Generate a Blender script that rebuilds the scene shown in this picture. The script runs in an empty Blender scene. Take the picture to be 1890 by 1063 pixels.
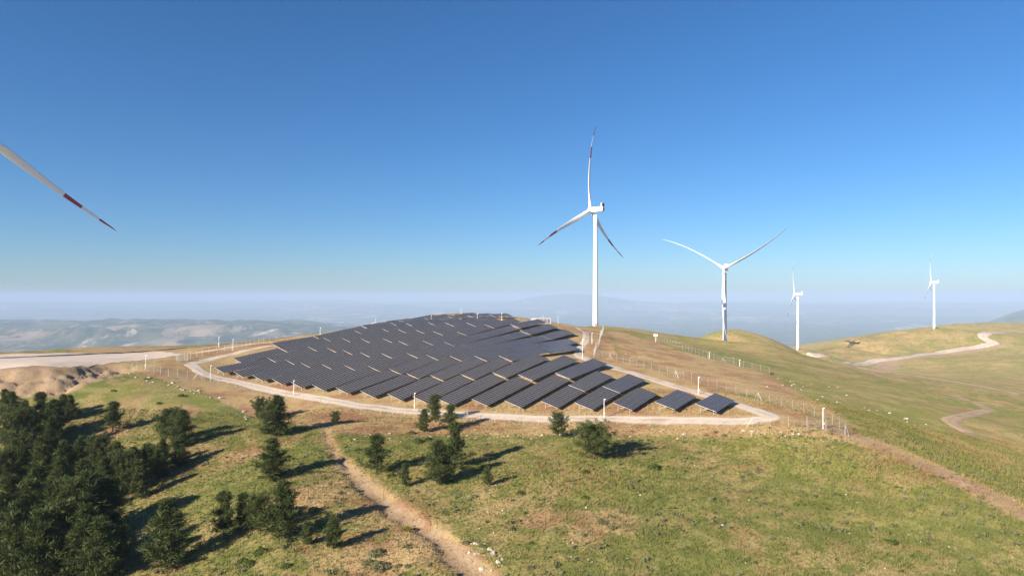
import bpy, math, random
import numpy as np
from mathutils import Vector, Matrix

# ------------------------------------------------------------------ camera, sky, sun
F_PX, CX, HOR = 1260.0, 945.0, 548.0          # photo focal length, centre column, horizon row (1890 px wide)
SC = bpy.context.scene
COL = SC.collection
cam = bpy.data.cameras.new('camera'); camo = bpy.data.objects.new('camera', cam); COL.objects.link(camo)
cam.sensor_width = 36.0; cam.lens = 24.0; cam.shift_y = (HOR - 531.5) / 1890.0
cam.clip_start = 0.5; cam.clip_end = 200000.0
camo.location = (0, 0, 0); camo.rotation_euler = (math.radians(90), 0, 0)
SC.camera = camo
SUN_EL = math.radians(23.0)
SUN_AZ = math.atan2(-0.766, -0.643)           # clockwise from +Y: sun stands left behind the camera
w = bpy.data.worlds.new('World'); SC.world = w; w.use_nodes = True
nt = w.node_tree
sky = nt.nodes.new('ShaderNodeTexSky'); sky.sky_type = 'NISHITA'; sky.sun_disc = False
sky.sun_elevation = SUN_EL; sky.sun_rotation = SUN_AZ % (2 * math.pi)
sky.altitude = 900.0; sky.air_density = 1.0; sky.dust_density = 0.8; sky.ozone_density = 7.0
bg = nt.nodes['Background']; bg.inputs[1].default_value = 0.057
hs = nt.nodes.new('ShaderNodeHueSaturation'); hs.inputs['Saturation'].default_value = 1.10; hs.inputs['Hue'].default_value = 0.500
nt.links.new(sky.outputs[0], hs.inputs['Color']); nt.links.new(hs.outputs[0], bg.inputs[0])
sl = bpy.data.lights.new('sun', 'SUN'); sl.energy = 5.0; sl.angle = math.radians(0.53); sl.color = (1.0, 0.86, 0.70)
so = bpy.data.objects.new('sun', sl); COL.objects.link(so)
to_sun = Vector((math.sin(SUN_AZ) * math.cos(SUN_EL), math.cos(SUN_AZ) * math.cos(SUN_EL), math.sin(SUN_EL)))
so.rotation_euler = to_sun.to_track_quat('Z', 'Y').to_euler()
so.location = (-200, -200, 300)
vs = SC.view_settings
vs.view_transform = 'Standard'; vs.look = 'None'; vs.exposure = 1.25; vs.gamma = 1.0; vs.use_curve_mapping = False
SC.render.engine = 'CYCLES'
cy = SC.cycles
cy.use_denoising = True
try: cy.denoiser = 'OPENIMAGEDENOISE'
except Exception: pass
cy.max_bounces = 6; cy.diffuse_bounces = 2; cy.glossy_bounces = 3; cy.transparent_max_bounces = 12
cy.volume_bounces = 1; cy.sample_clamp_indirect = 8.0

rng = np.random.default_rng(7); random.seed(7)

# ------------------------------------------------------------------ numeric helpers
def hash2(ix, iy, s):
    h = (ix.astype(np.int64) * 374761393 + iy.astype(np.int64) * 668265263 + s * 974634777) & 0x7fffffff
    h = ((h ^ (h >> 13)) * 1274126177) & 0x7fffffff
    return ((h ^ (h >> 16)) & 0xffff) / 65535.0
def vnoise(x, y, s=0):
    ix = np.floor(x); iy = np.floor(y); fx = x - ix; fy = y - iy
    fx = fx * fx * (3 - 2 * fx); fy = fy * fy * (3 - 2 * fy)
    a = hash2(ix, iy, s); b = hash2(ix + 1, iy, s); c = hash2(ix, iy + 1, s); d = hash2(ix + 1, iy + 1, s)
    return (a * (1 - fx) + b * fx) * (1 - fy) + (c * (1 - fx) + d * fx) * fy
def fbm(x, y, s=0, o=4):
    v = 0; a = 0.5; t = 0
    for i in range(o):
        v = v + a * vnoise(x, y, s + i * 17); t += a; a *= 0.5; x = x * 2.03 + 11.3; y = y * 2.03 - 7.7
    return v / t
def sstep(a, b, x):
    t = np.clip((x - a) / (b - a), 0, 1); return t * t * (3 - 2 * t)
def pix(px, py, d):
    return ((px - CX) / F_PX * d, d, -(py - HOR) / F_PX * d)

# ------------------------------------------------------------------ solar rows: geometry known from the photograph
RA = math.radians(35.0)
FX, FY = math.cos(RA), -math.sin(RA)      # panels face this way (horizontal)
RX, RY = math.sin(RA), math.cos(RA)       # rows run this way
S0, PITCH = -56.85, 10.0
NEAR = [(1322,763),(1245,759),(1166,759.5),(1093,758),(1029,757),(960,753),(898,752.6),(834,749),(786,744),(738,741),
        (687,737),(640,729),(596,721.6),(555.7,717.8),(519.7,712.5),(483.7,704.7),(447.7,698.7),(411.7,690.7),(445,673),(515,644)]
FAR = [(1357,744),(1285.5,737),(1213.5,731),(1191,705),(1131,698.7),(1121.5,678),(1067,670),(1013,664.8),(1072.5,644.7),(1068,631),
       (1060,616),(1030,606),(1010,598),(962,595),(925,594),(890,593.5),(855,594),(820,595.5),(790,597),(745,599)]
def row_xy(k, px):
    rx = (px - CX) / F_PX; s = S0 - PITCH * k
    Y = s / (FX * rx + FY); return rx * Y, Y

# ------------------------------------------------------------------ terrain
CP = []
for k in range(20):
    for (px, py) in (NEAR[k], FAR[k]):
        X, Y = row_xy(k, px); CP.append((X, Y, -(py - HOR) / F_PX * Y - 0.7))
for c in [  # (column, row, distance)
    # perimeter track, tower foot, hill behind
    (1115,771,178),(1300,775,170),(1430,770,167),(1519,791,160),(1289,726,198),(1200,700,217),(1110,672,246),(1068,655,272),
    (1085,617,380),(1099,602,525),(1050,601,430),(1060,640,300),(900,767,188),(765,756,201),(542,730,221),(389,701,240),
    (998,595,372),(870,588,405),(920,587,415),(800,595,392),(720,602,372),(820,583,440),(900,580,445),(760,589,425),(590,622,330),(500,636,312),(690,604,352),
    # gravel pad and bank
    (0,664,268),(0,679,236),(0,655,292),(150,664,268),(292,650,306),(150,676,242),(-200,664,268),(-200,655,290),(240,662,270),
    (0,689,222),(110,687,224),(190,677,244),(0,735,214),(110,724,216),(205,694,238),(60,730,214),(-200,740,214),(190,639,330),(60,649,322),
    (430,640,300),(320,670,258),(270,681,243),
    # green slope under the pad, pine stand
    (250,700,228),(300,740,210),(400,740,215),(480,765,205),(150,800,190),(0,800,192),(0,900,166),(0,1063,122),(100,1063,119),(300,900,150),
    (200,1000,128),(400,800,180),(500,900,139),(600,1000,114),(500,1063,106),(700,900,139),(300,1063,113),(620,800,171),(640,770,192),
    # open grass
    (800,1000,113),(945,1063,101),(1100,848,148),(1000,900,133),(1200,800,167),(1200,950,122),(1400,1063,101),(1500,900,133),(1400,820,160),
    (1700,1000,113),(1890,1063,101),(1600,806,160),(1750,871,138),(1890,943,122),(850,820,163),
    # slopes right of the plant
    (1700,800,196),(1890,880,158),(1890,800,222),(1600,740,236),(1450,700,262),(1300,668,292),(1200,640,335),(1130,612,440),(1210,630,372),
    (1339,628,500),(1280,634,470),(1420,640,480),(1500,670,420),(1600,700,360),(1750,740,300),(1890,742,325),(1700,715,420),(1890,728,450),
    (1600,686,520),(1520,664,540),(1660,697,500),(1585,675,1000),(1355,608,850),(1300,620,830),(1440,633,850),(1480,647,1000),(1520,656,1080),(1570,640,1180),(1640,641,1200),
    (1613,661,1200),(1700,650,1200),(1790,641,1220),(1724,605,1300),(1650,611,1300),(1780,608,1290),(1580,626,1250),(1835,631,1230),(1830,613,1400),(1890,613,1450),
    (1760,598,1900),(1890,596,1900),(1840,592,2100),(1890,662,1000),(1800,690,800),(1890,692,820),(1650,770,190),(1560,792,164)]:
    CP.append(pix(*c))
CP += [(395,800,-94),(350,740,-78),(470,850,-99),(420,920,-100),(540,960,-104),(310,680,-72),(360,640,-72),(440,720,-84),(560,1060,-103),(420,870,-100),(400,1000,-103),(200.0,640.0,-62.0),(466.0,1112.0,-84.0),(80,575,-36),(0,60,-49),(-70,70,-57),(70,60,-50),(0,0,-60),(0,-250,-90),(-250,60,-78),(-400,180,-80),(200,50,-66),
       (330,100,-86),(330,-100,-100),(-300,-100,-110),(-330,430,-75),(-300,600,-150),(-120,520,-60),(-60,470,-38),(0,640,-95),(0,800,-150),(-220,800,-220),
       (120,760,-110),(300,1150,-170),(520,1500,-200),(900,1700,-150),(0,1200,-290),(-600,500,-190),(-600,100,-150),(-450,300,-45),(700,300,-110),(900,700,-120),(1300,1300,-110),(1500,2000,-90)]
CP = np.array(CP, float)
def rbf_fit(P, c=14.0, lam=2.5):
    n = len(P); d = np.hypot(P[:, None, 0] - P[None, :, 0], P[:, None, 1] - P[None, :, 1])
    A = np.zeros((n + 3, n + 3)); A[:n, :n] = -np.sqrt(d * d + c * c) + 0
    A[:n, :n] -= lam * np.eye(n) * -1.0
    A[:n, n] = 1; A[:n, n+1:n+3] = P[:, :2] / 1000; A[n:, :n] = A[:n, n:].T
    b = np.zeros(n + 3); b[:n] = P[:, 2]
    return np.linalg.solve(A, b)
WR = rbf_fit(CP)
def rbf_eval(x, y, c=14.0):
    z = WR[-3] + WR[-2] * x / 1000 + WR[-1] * y / 1000
    for i in range(len(CP)):
        z = z - WR[i] * np.sqrt((x - CP[i, 0]) ** 2 + (y - CP[i, 1]) ** 2 + c * c)
    return z
def seg_dist(x, y, pts):
    best = np.full(x.shape, 1e9); side = np.zeros(x.shape); par = np.zeros(x.shape); L0 = 0.0
    for (ax, ay), (bx, by) in zip(pts[:-1], pts[1:]):
        dx, dy = bx - ax, by - ay; L2 = dx * dx + dy * dy + 1e-9
        t = np.clip(((x - ax) * dx + (y - ay) * dy) / L2, 0, 1)
        d = np.hypot(x - ax - t * dx, y - ay - t * dy)
        m = d < best; best = np.where(m, d, best)
        side = np.where(m, np.sign((x - ax) * dy - (y - ay) * dx), side)
        par = np.where(m, L0 + t * math.sqrt(L2), par); L0 += math.sqrt(L2)
    return best, side, par
def poly_in(x, y, pts):
    c = np.zeros(x.shape, bool); n = len(pts)
    for i in range(n):
        x0, y0 = pts[i]; x1, y1 = pts[i - 1]
        if y0 == y1: continue
        m = ((y0 > y) != (y1 > y)) & (x < (x1 - x0) * (y - y0) / (y1 - y0) + x0)
        c ^= m
    return c
def poly_soft(x, y, pts, s):
    d, _, _ = seg_dist(x, y, list(pts) + [pts[0]])
    sd = np.where(poly_in(x, y, pts), d, -d)
    return sstep(-s, s, sd)

def axis(lo, a, b, hi, step, g, gl=None):
    v = list(np.arange(a, b, step)); s = step
    while v[-1] < hi: s *= g; v.append(v[-1] + s)
    s = step; u = [a]
    while u[-1] > lo: s *= (gl or g); u.append(u[-1] - s)
    return np.array(u[:0:-1] + v)
AX = axis(-44000, -140, 130, 44000, 1.1, 1.034)
AY = axis(-6000, 94, 300, 44000, 1.1, 1.021, 1.12)
GX, GY = np.meshgrid(AX, AY)

def far_height(x, y):
    r = np.hypot(x, y)
    z = -660 + 70 * fbm(x / 5200, y / 5200, 31, 4) * sstep(3000, 7000, r)
    rd = 1 - np.abs(2 * fbm(x / 3600 + 5, y / 2600, 41, 5) - 1)
    z = z + 330 * (rd ** 2) * sstep(2500, 5000, y) * (1 - sstep(9500, 13000, y)) * sstep(-300, -3500, x)
    rd2 = 1 - np.abs(2 * fbm(x / 7000 + 2, y / 5200, 51, 5) - 1)
    z = z + sstep(17000, 31000, y) * (90 + 300 * rd2 ** 2)
    z = z + 370 * np.exp(-((x - 2700) / 3000) ** 2 - ((y - 30000) / 2400) ** 2) * (0.8 + 0.4 * rd2)
    z = z + 130 * np.exp(-((x + 9000) / 9000) ** 2 - ((y - 39000) / 2600) ** 2)
    z = z + 560 * np.exp(-((x - 7350) / 1000) ** 2 - ((y - 9000) / 1300) ** 2) * (0.85 + 0.3 * fbm(x / 500, y / 500, 3, 4))
    return z
PLANT = []
for k in range(20): PLANT.append(row_xy(k, NEAR[k][0]))
for k in range(19, -1, -1): PLANT.append(row_xy(k, FAR[k][0]))
def height(x, y):
    zn = np.clip(rbf_eval(x, y), -420, 10)
    ax, ay, bx, by = 0., 300., 950., 1800.
    dx, dy = bx - ax, by - ay
    t = np.clip(((x - ax) * dx + (y - ay) * dy) / (dx * dx + dy * dy), 0, 1)
    r = np.hypot(x - ax - t * dx, y - ay - t * dy)
    f = sstep(480, 3300, r)
    z = zn * (1 - f) + far_height(x, y) * f
    calm = (1 - 0.9 * poly_soft(x, y, PLANT, 12.0)) * (1 - f)
    z = z + (fbm(x / 26, y / 26, 5, 4) - 0.5) * 1.5 * calm + (fbm(x / 5, y / 5, 6, 3) - 0.5) * 0.45 * calm
    bd, _, _ = seg_dist(x, y, [pix(-160,712,219)[:2], pix(0,712,219)[:2], pix(110,705,221)[:2], pix(200,684,240)[:2]])
    bk = (1 - sstep(3, 11, bd)) * (1 - f)
    rg = 1 - np.abs(2 * fbm(x / 7 + 3, y / 11, 15, 4) - 1)
    z = z + bk * (1.2 - 3.6 * rg ** 2 + (fbm(x / 2.5, y / 2.5, 19, 3) - .5) * 1.2)
    far_amp = sstep(350, 900, np.hypot(x, y)) * (1 - f)
    z = z + (fbm(x / 130, y / 130, 8, 4) - 0.5) * 5 * far_amp
    return z
GZ = height(GX, GY)

def samp(x, y):
    x = np.asarray(x, float); y = np.asarray(y, float)
    i = np.clip(np.searchsorted(AX, x) - 1, 0, len(AX) - 2); j = np.clip(np.searchsorted(AY, y) - 1, 0, len(AY) - 2)
    u = (x - AX[i]) / (AX[i + 1] - AX[i]); v = (y - AY[j]) / (AY[j + 1] - AY[j])
    a = GZ[j, i]; b = GZ[j, i + 1]; c = GZ[j + 1, i]; d = GZ[j + 1, i + 1]
    return np.where(u + v <= 1, a + (b - a) * u + (c - a) * v, d + (c - d) * (1 - u) + (b - d) * (1 - v))
YS = np.concatenate([np.arange(70, 420, 0.5), np.arange(420, 2600, 2.0)])
def hit(px, py):
    rx = (px - CX) / F_PX; rz = -(py - HOR) / F_PX
    below = samp(rx * YS, YS) >= rz * YS
    i = int(np.argmax(below)) if below.any() else len(YS) - 1
    Y = YS[i]
    if i > 0:
        a = samp(rx * YS[i-1], YS[i-1]) - rz * YS[i-1]; b = samp(rx * Y, Y) - rz * Y
        Y = YS[i-1] + (YS[i] - YS[i-1]) * float(np.clip(-a / (b - a + 1e-9), 0, 1))
    return float(rx * Y), float(Y)
def hits(l): return [hit(*p) for p in l]
def smooth(pts, n=8):
    P = [Vector(p) for p in pts]; out = []
    for i in range(len(P) - 1):
        p0 = P[max(i - 1, 0)]; p1 = P[i]; p2 = P[i + 1]; p3 = P[min(i + 2, len(P) - 1)]
        for k in range(n):
            t = k / n
            out.append(0.5 * ((2 * p1) + (p2 - p0) * t + (2 * p0 - 5 * p1 + 4 * p2 - p3) * t * t + (3 * p1 - p0 - 3 * p2 + p3) * t ** 3))
    out.append(P[-1]); return [(v[0], v[1]) for v in out]

# erosion gully carved into the ground
GUL = smooth(hits([(597,782),(604,806),(624,842),(664,886),(716,930),(768,970),(828,1012),(900,1075)]), 6)
def carve(x, y, z):
    d, s, p = seg_dist(x, y, GUL)
    wig = (vnoise(p / 3.0, p * 0 + 3, 77) - 0.5) * 1.6
    grow = sstep(0, 18, p)
    wd = (0.7 + 0.9 * sstep(10, 60, p)) + wig * 0.4
    inner = 1 - sstep(wd * 0.55, wd * 1.25 + 0.4, np.abs(d * s - wig))
    return z - inner * (0.18 + 0.48 * sstep(8, 40, p)) * grow - (1 - sstep(2, 7, d)) * grow * (0.25 * fbm(x / 1.5, y / 1.5, 23, 3)), d, p
nearm = (GX > -140) & (GX < 130) & (GY > 80) & (GY < 310)
gz, gd, gp = carve(GX[nearm], GY[nearm], GZ[nearm]); GZ[nearm] = gz

# ground-cover masks: real places on the ground (dry earthworks, soil, tracks)
dry = np.full(GX.shape, 0.0); bare = np.zeros(GX.shape); farm = np.zeros(GX.shape); lush = np.zeros(GX.shape)
R_ = (np.hypot(GX, GY) < 2600)
x_, y_ = GX[R_], GY[R_]
D = np.full(x_.shape, 0.42); B = np.zeros(x_.shape); Lh = np.zeros(x_.shape)
band = hits([(235,688),(300,703),(360,722),(420,748),(470,772),(560,790),(640,802),(800,806),(900,803),(1000,806),(1060,806),(1150,804),(1250,806),(1400,804),(1480,806),(1560,818),
             (1590,806),(1450,752),(1300,712),(1140,655),(1112,612)]) + [(60,470),(-60,430),(-130,350)]
D = np.maximum(D, 0.93 * poly_soft(x_, y_, band, 2.0))
hillb = hits([(1112,610),(1140,655),(1300,712),(1450,752),(1560,800),(1600,795),(1500,735),(1420,690),(1330,668),(1250,645),(1205,630),(1160,614)])
D = np.maximum(D, 0.86 * poly_soft(x_, y_, hillb, 6.0))
strip = hits([(1480,772),(1560,800),(1660,838),(1780,890),(1889,945)])
d1, _, _ = seg_dist(x_, y_, strip); B = np.maximum(B, 0.56 * (1 - sstep(1.5, 5.5, d1))); D = np.maximum(D, 0.9 * (1 - sstep(2, 7, d1)))
d1, s1, p1 = seg_dist(x_, y_, GUL)
wd = 0.6 + 1.15 * sstep(5, 55, p1)
B = np.maximum(B, (0.50 + 0.22 * sstep(15, 50, p1)) * (1 - sstep(wd * 0.5, wd * 2.1, d1)))
D = np.maximum(D, 0.8 * (1 - sstep(wd, wd * 3.2, d1)))
padp = hits([(0,684),(120,681),(215,671),(300,661),(350,654),(300,648),(150,652),(20,654)]) + [(-330,292),(-330,232)]
PADP = padp
D = np.maximum(D, poly_soft(x_, y_, hits([(0,740),(110,726),(190,700),(245,668),(330,664),(500,640),(590,622),(480,628),(300,645),(100,650),(2,652)]) + [(-300,300),(-300,215)], 4))
bank = hits([(0,690),(60,700),(110,704),(150,700),(200,685)])
d1, _, _ = seg_dist(x_, y_, bank); B = np.maximum(B, 0.95 * (1 - sstep(4, 12, d1)))
mound = hits([(80,646),(190,642),(300,645)]); d1, _, _ = seg_dist(x_, y_, mound); B = np.maximum(B, 0.55 * (1 - sstep(5, 18, d1))); D = np.maximum(D, 1 - sstep(8, 24, d1))
for (pts, wdt, val) in [([(1600,684),(1700,696),(1800,713),(1889,731)], 7, .75), ([(1790,800),(1752,777),(1772,768),(1826,757),(1800,742),(1750,728)], 3, .8),
                        ([(1568,676),(1640,666),(1720,656),(1790,648),(1840,637)], 22, .75), ([(1460,640),(1500,655),(1560,672)], 12, .55), ([(1380,616),(1440,632)], 9, .5),
                        ([(1760,840),(1830,860),(1889,885)], 8, .25)]:
    d1, _, _ = seg_dist(x_, y_, hits(pts)); B = np.maximum(B, val * (1 - sstep(wdt * .5, wdt * 1.3, d1)))
D = np.maximum(D, 0.52 * sstep(200, 420, np.hypot(x_, y_)))
D = np.maximum(D, 0.50 * sstep(150, 400, np.hypot(x_ - 20, y_ - 120)) * (x_ < 100))
for (px, py, rr) in [(1120,960,9),(1080,985,7),(760,1010,8),(700,1040,9),(560,920,12),(640,900,10),(450,840,8),(340,760,10),(200,800,8),(1000,960,6)]:
    hx, hy = hit(px, py); d1 = np.hypot(x_ - hx, y_ - hy); D = np.maximum(D, 0.72 * (1 - sstep(rr * .3, rr * 1.2, d1)))
for (px, py, rr) in [(1650,860,16),(1700,835,14),(1620,815,8),(300,730,22),(1750,880,14),(1050,880,14),(730,860,12),(1450,830,15),(1480,655,60),(1330,640,60),(1540,640,80),(1600,720,60),(1700,760,40),(1800,830,25),(1850,870,20),(1560,745,30)]:
    hx, hy = hit(px, py); d1 = np.hypot(x_ - hx, y_ - hy); Lh = np.maximum(Lh, 1 - sstep(rr * .3, rr * 1.3, d1))
rs = sstep(95, 150, x_) * sstep(150, 230, np.hypot(x_, y_)) * (1 - poly_soft(x_, y_, hillb, 8.0)); Lh = np.maximum(Lh, rs * (0.15 + 0.9 * fbm(x_ / 60, y_ / 60, 71, 4))); D = np.maximum(D, 0.46 * rs)
dry[R_] = D; bare[R_] = B; lush[R_] = np.clip(Lh, 0, 1)
farm = sstep(2200, 3800, np.hypot(GX, GY - 300) + 0 * GX)

# ------------------------------------------------------------------ materials
def mat(name):
    m = bpy.data.materials.new(name); m.use_nodes = True
    return m, m.node_tree, m.node_tree.nodes['Principled BSDF']
class N:
    def __init__(s, nt): s.nt = nt
    def new(s, t, **k):
        n = s.nt.nodes.new(t)
        for a, b in k.items(): setattr(n, a, b)
        return n
    def link(s, a, b): s.nt.links.new(a, b)
    def noise(s, vec, scale, detail=4, rough=0.55, dist=0.0):
        n = s.new('ShaderNodeTexNoise'); n.inputs['Scale'].default_value = scale; n.inputs['Detail'].default_value = detail
        n.inputs['Roughness'].default_value = rough; n.inputs['Distortion'].default_value = dist
        s.link(vec, n.inputs['Vector']); return n.outputs[0]
    def math(s, op, a, b=None, clamp=False):
        n = s.new('ShaderNodeMath', operation=op, use_clamp=clamp)
        for i, v in enumerate((a, b)):
            if v is None: continue
            if isinstance(v, (int, float)): n.inputs[i].default_value = v
            else: s.link(v, n.inputs[i])
        return n.outputs[0]
    def maprange(s, v, a, b, c=0.0, d=1.0):
        n = s.new('ShaderNodeMapRange', interpolation_type='SMOOTHSTEP')
        n.inputs[1].default_value = a; n.inputs[2].default_value = b; n.inputs[3].default_value = c; n.inputs[4].default_value = d
        s.link(v, n.inputs[0]); return n.outputs[0]
    def mix(s, f, a, b, mode='MIX'):
        n = s.new('ShaderNodeMix', data_type='RGBA', blend_type=mode)
        for sock, v in ((n.inputs[0], f), (n.inputs[6], a), (n.inputs[7], b)):
            if isinstance(v, (int, float)): sock.default_value = v
            elif isinstance(v, tuple): sock.default_value = (*v, 1)
            else: s.link(v, sock)
        return n.outputs[2]
    def attr(s, name):
        n = s.new('ShaderNodeAttribute', attribute_name=name); return n.outputs['Fac']
    def bump(s, h, strength, dist):
        n = s.new('ShaderNodeBump'); n.inputs['Strength'].default_value = strength; n.inputs['Distance'].default_value = dist
        s.link(h, n.inputs['Height']); return n.outputs[0]

GREEN1, GREEN2, GREEN3 = (0.126, 0.148, 0.033), (0.212, 0.216, 0.062), (0.150, 0.157, 0.085)
DRY1, DRY2, SOIL1, SOIL2 = (0.320, 0.232, 0.108), (0.440, 0.318, 0.165), (0.275, 0.195, 0.120), (0.365, 0.275, 0.180)
def ground_colour(n, pos, fdry, fbare, flush):
    a = n.noise(pos, 0.028, 5, 0.6); b = n.noise(pos, 0.22, 5, 0.65); c = n.noise(pos, 1.7, 4, 0.7); e = n.noise(pos, 7.0, 3, 0.7)
    g = n.mix(n.maprange(b, 0.35, 0.68), GREEN1, GREEN2)
    g = n.mix(n.math('MULTIPLY', n.maprange(c, 0.52, 0.66), 0.75), g, GREEN3)
    g = n.mix(n.math('MULTIPLY', flush, 0.75), g, n.mix(c, (0.165, 0.185, 0.038), (0.255, 0.250, 0.068)))
    dcol = n.mix(n.maprange(c, 0.3, 0.7), DRY1, DRY2)
    dcol = n.mix(n.math('MULTIPLY', n.maprange(n.noise(pos, 0.075, 6, 0.65), 0.46, 0.62), 0.85), dcol, (0.285, 0.150, 0.085))
    dcol = n.mix(n.math('MULTIPLY', n.maprange(b, 0.52, 0.7), 0.55), dcol, (0.165, 0.160, 0.055))
    s = n.math('ADD', fdry, n.math('ADD', n.math('MULTIPLY', n.math('SUBTRACT', a, 0.5), 0.9), n.math('ADD', n.math('MULTIPLY', n.math('SUBTRACT', b, 0.5), 1.1), n.math('MULTIPLY', n.math('SUBTRACT', c, 0.5), 0.9))))
    col = n.mix(n.maprange(s, 0.32, 0.72), g, dcol)
    soil = n.mix(n.maprange(b, 0.3, 0.7), SOIL1, SOIL2)
    soil = n.mix(n.math('MULTIPLY', n.maprange(c, 0.45, 0.7), 0.5), soil, (0.27, 0.17, 0.10))
    sb = n.math('ADD', fbare, n.math('ADD', n.math('MULTIPLY', n.math('SUBTRACT', b, 0.5), 1.1), n.math('MULTIPLY', n.math('SUBTRACT', c, 0.5), 1.2)))
    col = n.mix(n.maprange(sb, 0.40, 0.62), col, soil)
    col = n.mix(n.math('MULTIPLY', n.maprange(e, 0.42, 0.72), 0.6), col, n.mix(0.5, col, (0.02, 0.025, 0.01)))
    return col, a, b, c, e

def make_ground_material():
    m, t, p = mat('hill_ground'); n = N(t)
    pos = n.new('ShaderNodeNewGeometry').outputs['Position']
    col, a, b, c, e = ground_colour(n, pos, n.attr('dry'), n.attr('bare'), n.attr('lush'))
    # far plain: fields, woods, villages
    sc = n.new('ShaderNodeVectorMath', operation='MULTIPLY'); n.link(pos, sc.inputs[0]); sc.inputs[1].default_value = (1, 0.55, 0)
    wv = n.new('ShaderNodeTexVoronoi'); wv.inputs['Scale'].default_value = 0.0045; n.link(sc.outputs[0], wv.inputs['Vector'])
    sep = n.new('ShaderNodeSeparateColor'); n.link(wv.outputs['Color'], sep.inputs[0])
    big = n.noise(sc.outputs[0], 0.00022, 5, 0.6); med = n.noise(sc.outputs[0], 0.0016, 8, 0.75)
    fld = n.mix(sep.outputs[0], (0.08, 0.11, 0.06), (0.34, 0.26, 0.185))
    fld = n.mix(n.maprange(sep.outputs[1], 0.82, 0.86), fld, (0.50, 0.42, 0.34))
    wood = n.mix(n.maprange(n.noise(sc.outputs[0], 0.007, 6, 0.7), 0.35, 0.65), (0.03, 0.05, 0.03), (0.13, 0.14, 0.09))
    far = n.mix(n.maprange(n.math('ADD', big, n.math('MULTIPLY', n.math('SUBTRACT', med, 0.5), 1.5)), 0.52, 0.66), wood, fld)
    col = n.mix(n.attr('farm'), col, far)
    n.link(col, p.inputs['Base Color']); p.inputs['Roughness'].default_value = 0.95; p.inputs['Specular IOR Level'].default_value = 0.15; p.inputs['Diffuse Roughness'].default_value = 0.22
    h = n.math('ADD', n.math('MULTIPLY', c, 0.8), n.math('MULTIPLY', e, 0.35))
    n.link(n.bump(h, 0.9, 0.35), p.inputs['Normal'])
    return m
def make_simple(name, c1, c2, scale=2.0, rough=0.8, metal=0.0, bump=0.0, spec=0.4, obj=False):
    m, t, p = mat(name); n = N(t)
    pos = n.new('ShaderNodeTexCoord').outputs['Object'] if obj else n.new('ShaderNodeNewGeometry').outputs['Position']
    f = n.noise(pos, scale, 4, 0.6)
    n.link(n.mix(n.maprange(f, 0.3, 0.7), c1, c2), p.inputs['Base Color'])
    p.inputs['Roughness'].default_value = rough; p.inputs['Metallic'].default_value = metal; p.inputs['Specular IOR Level'].default_value = spec
    if bump: n.link(n.bump(f, bump, 0.1), p.inputs['Normal'])
    return m
M_GROUND = make_ground_material()
def make_road(name, c1, c2, c3):
    m, t, p = mat(name); n = N(t)
    pos = n.new('ShaderNodeNewGeometry').outputs['Position']
    a = n.noise(pos, 0.12, 4); b = n.noise(pos, 0.9, 5, 0.7); c = n.noise(pos, 6, 3, 0.7)
    col = n.mix(n.maprange(b, 0.3, 0.7), c1, c2); col = n.mix(n.math('MULTIPLY', n.maprange(a, 0.5, 0.7), 0.6), col, c3)
    col = n.mix(n.math('MULTIPLY', n.maprange(c, 0.5, 0.75), 0.25), col, (0.2, 0.15, 0.1))
    cr = n.math('ABSOLUTE', n.attr('cross'))
    mid = n.math('SUBTRACT', 1.0, n.maprange(cr, 0.08, 0.30))
    col = n.mix(n.math('MULTIPLY', mid, n.maprange(n.math('ADD', a, n.math('MULTIPLY', c, .4)), 0.55, 0.85, 0.0, 0.75)), col, (0.30, 0.235, 0.13))
    edge = n.math('MULTIPLY', n.maprange(n.math('ADD', cr, n.math('MULTIPLY', n.math('SUBTRACT', b, 0.5), 0.9)), 0.62, 1.0), 0.85)
    col = n.mix(edge, col, (0.34, 0.25, 0.15))
    n.link(col, p.inputs['Base Color']); p.inputs['Roughness'].default_value = 0.95; p.inputs['Specular IOR Level'].default_value = 0.15
    n.link(n.bump(n.math('ADD', b, c), 0.5, 0.08), p.inputs['Normal'])
    return m
M_ROAD = make_road('gravel_track', (0.50, 0.42, 0.34), (0.60, 0.52, 0.43), (0.44, 0.36, 0.28))
M_PAD = make_road('gravel_pad', (0.46, 0.39, 0.325), (0.54, 0.47, 0.39), (0.40, 0.33, 0.26))
M_WHITE = make_simple('white_tower_paint', (0.80, 0.80, 0.79), (0.84, 0.84, 0.83), 0.2, 0.35, 0, 0, 0.5)
M_RED = make_simple('red_blade_paint', (0.30, 0.022, 0.030), (0.35, 0.028, 0.034), 0.4, 0.4)
M_DARK = make_simple('dark_grille', (0.015, 0.016, 0.02), (0.03, 0.03, 0.035), 3, 0.6)
M_STEEL = make_simple('galvanised_steel', (0.36, 0.37, 0.375), (0.47, 0.47, 0.47), 3, 0.45, 0.35)
M_RAIL = make_simple('grey_rail', (0.26, 0.26, 0.26), (0.34, 0.34, 0.33), 3, 0.5, 0.3)
M_ALU = make_simple('aluminium_frame', (0.62, 0.63, 0.64), (0.72, 0.72, 0.72), 2, 0.4, 0.3)
M_POLE = make_simple('white_pole_paint', (0.78, 0.78, 0.78), (0.83, 0.83, 0.83), 2, 0.45)
M_CONC = make_simple('pale_concrete', (0.45, 0.43, 0.40), (0.55, 0.53, 0.50), 1.5, 0.9)
M_CABIN = make_simple('cabin_sheet_metal', (0.55, 0.54, 0.50), (0.62, 0.61, 0.57), 1.0, 0.5)
M_LOUV = make_simple('grey_louvre', (0.20, 0.21, 0.22), (0.26, 0.27, 0.28), 2, 0.5)
M_ROCK = make_simple('pale_limestone', (0.32, 0.27, 0.215), (0.52, 0.465, 0.40), 1.3, 0.95, 0, 0.5, 0.2)
M_BARK = make_simple('pine_bark', (0.10, 0.075, 0.055), (0.19, 0.145, 0.11), 5, 0.95, 0, 0.5, 0.2)
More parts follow.
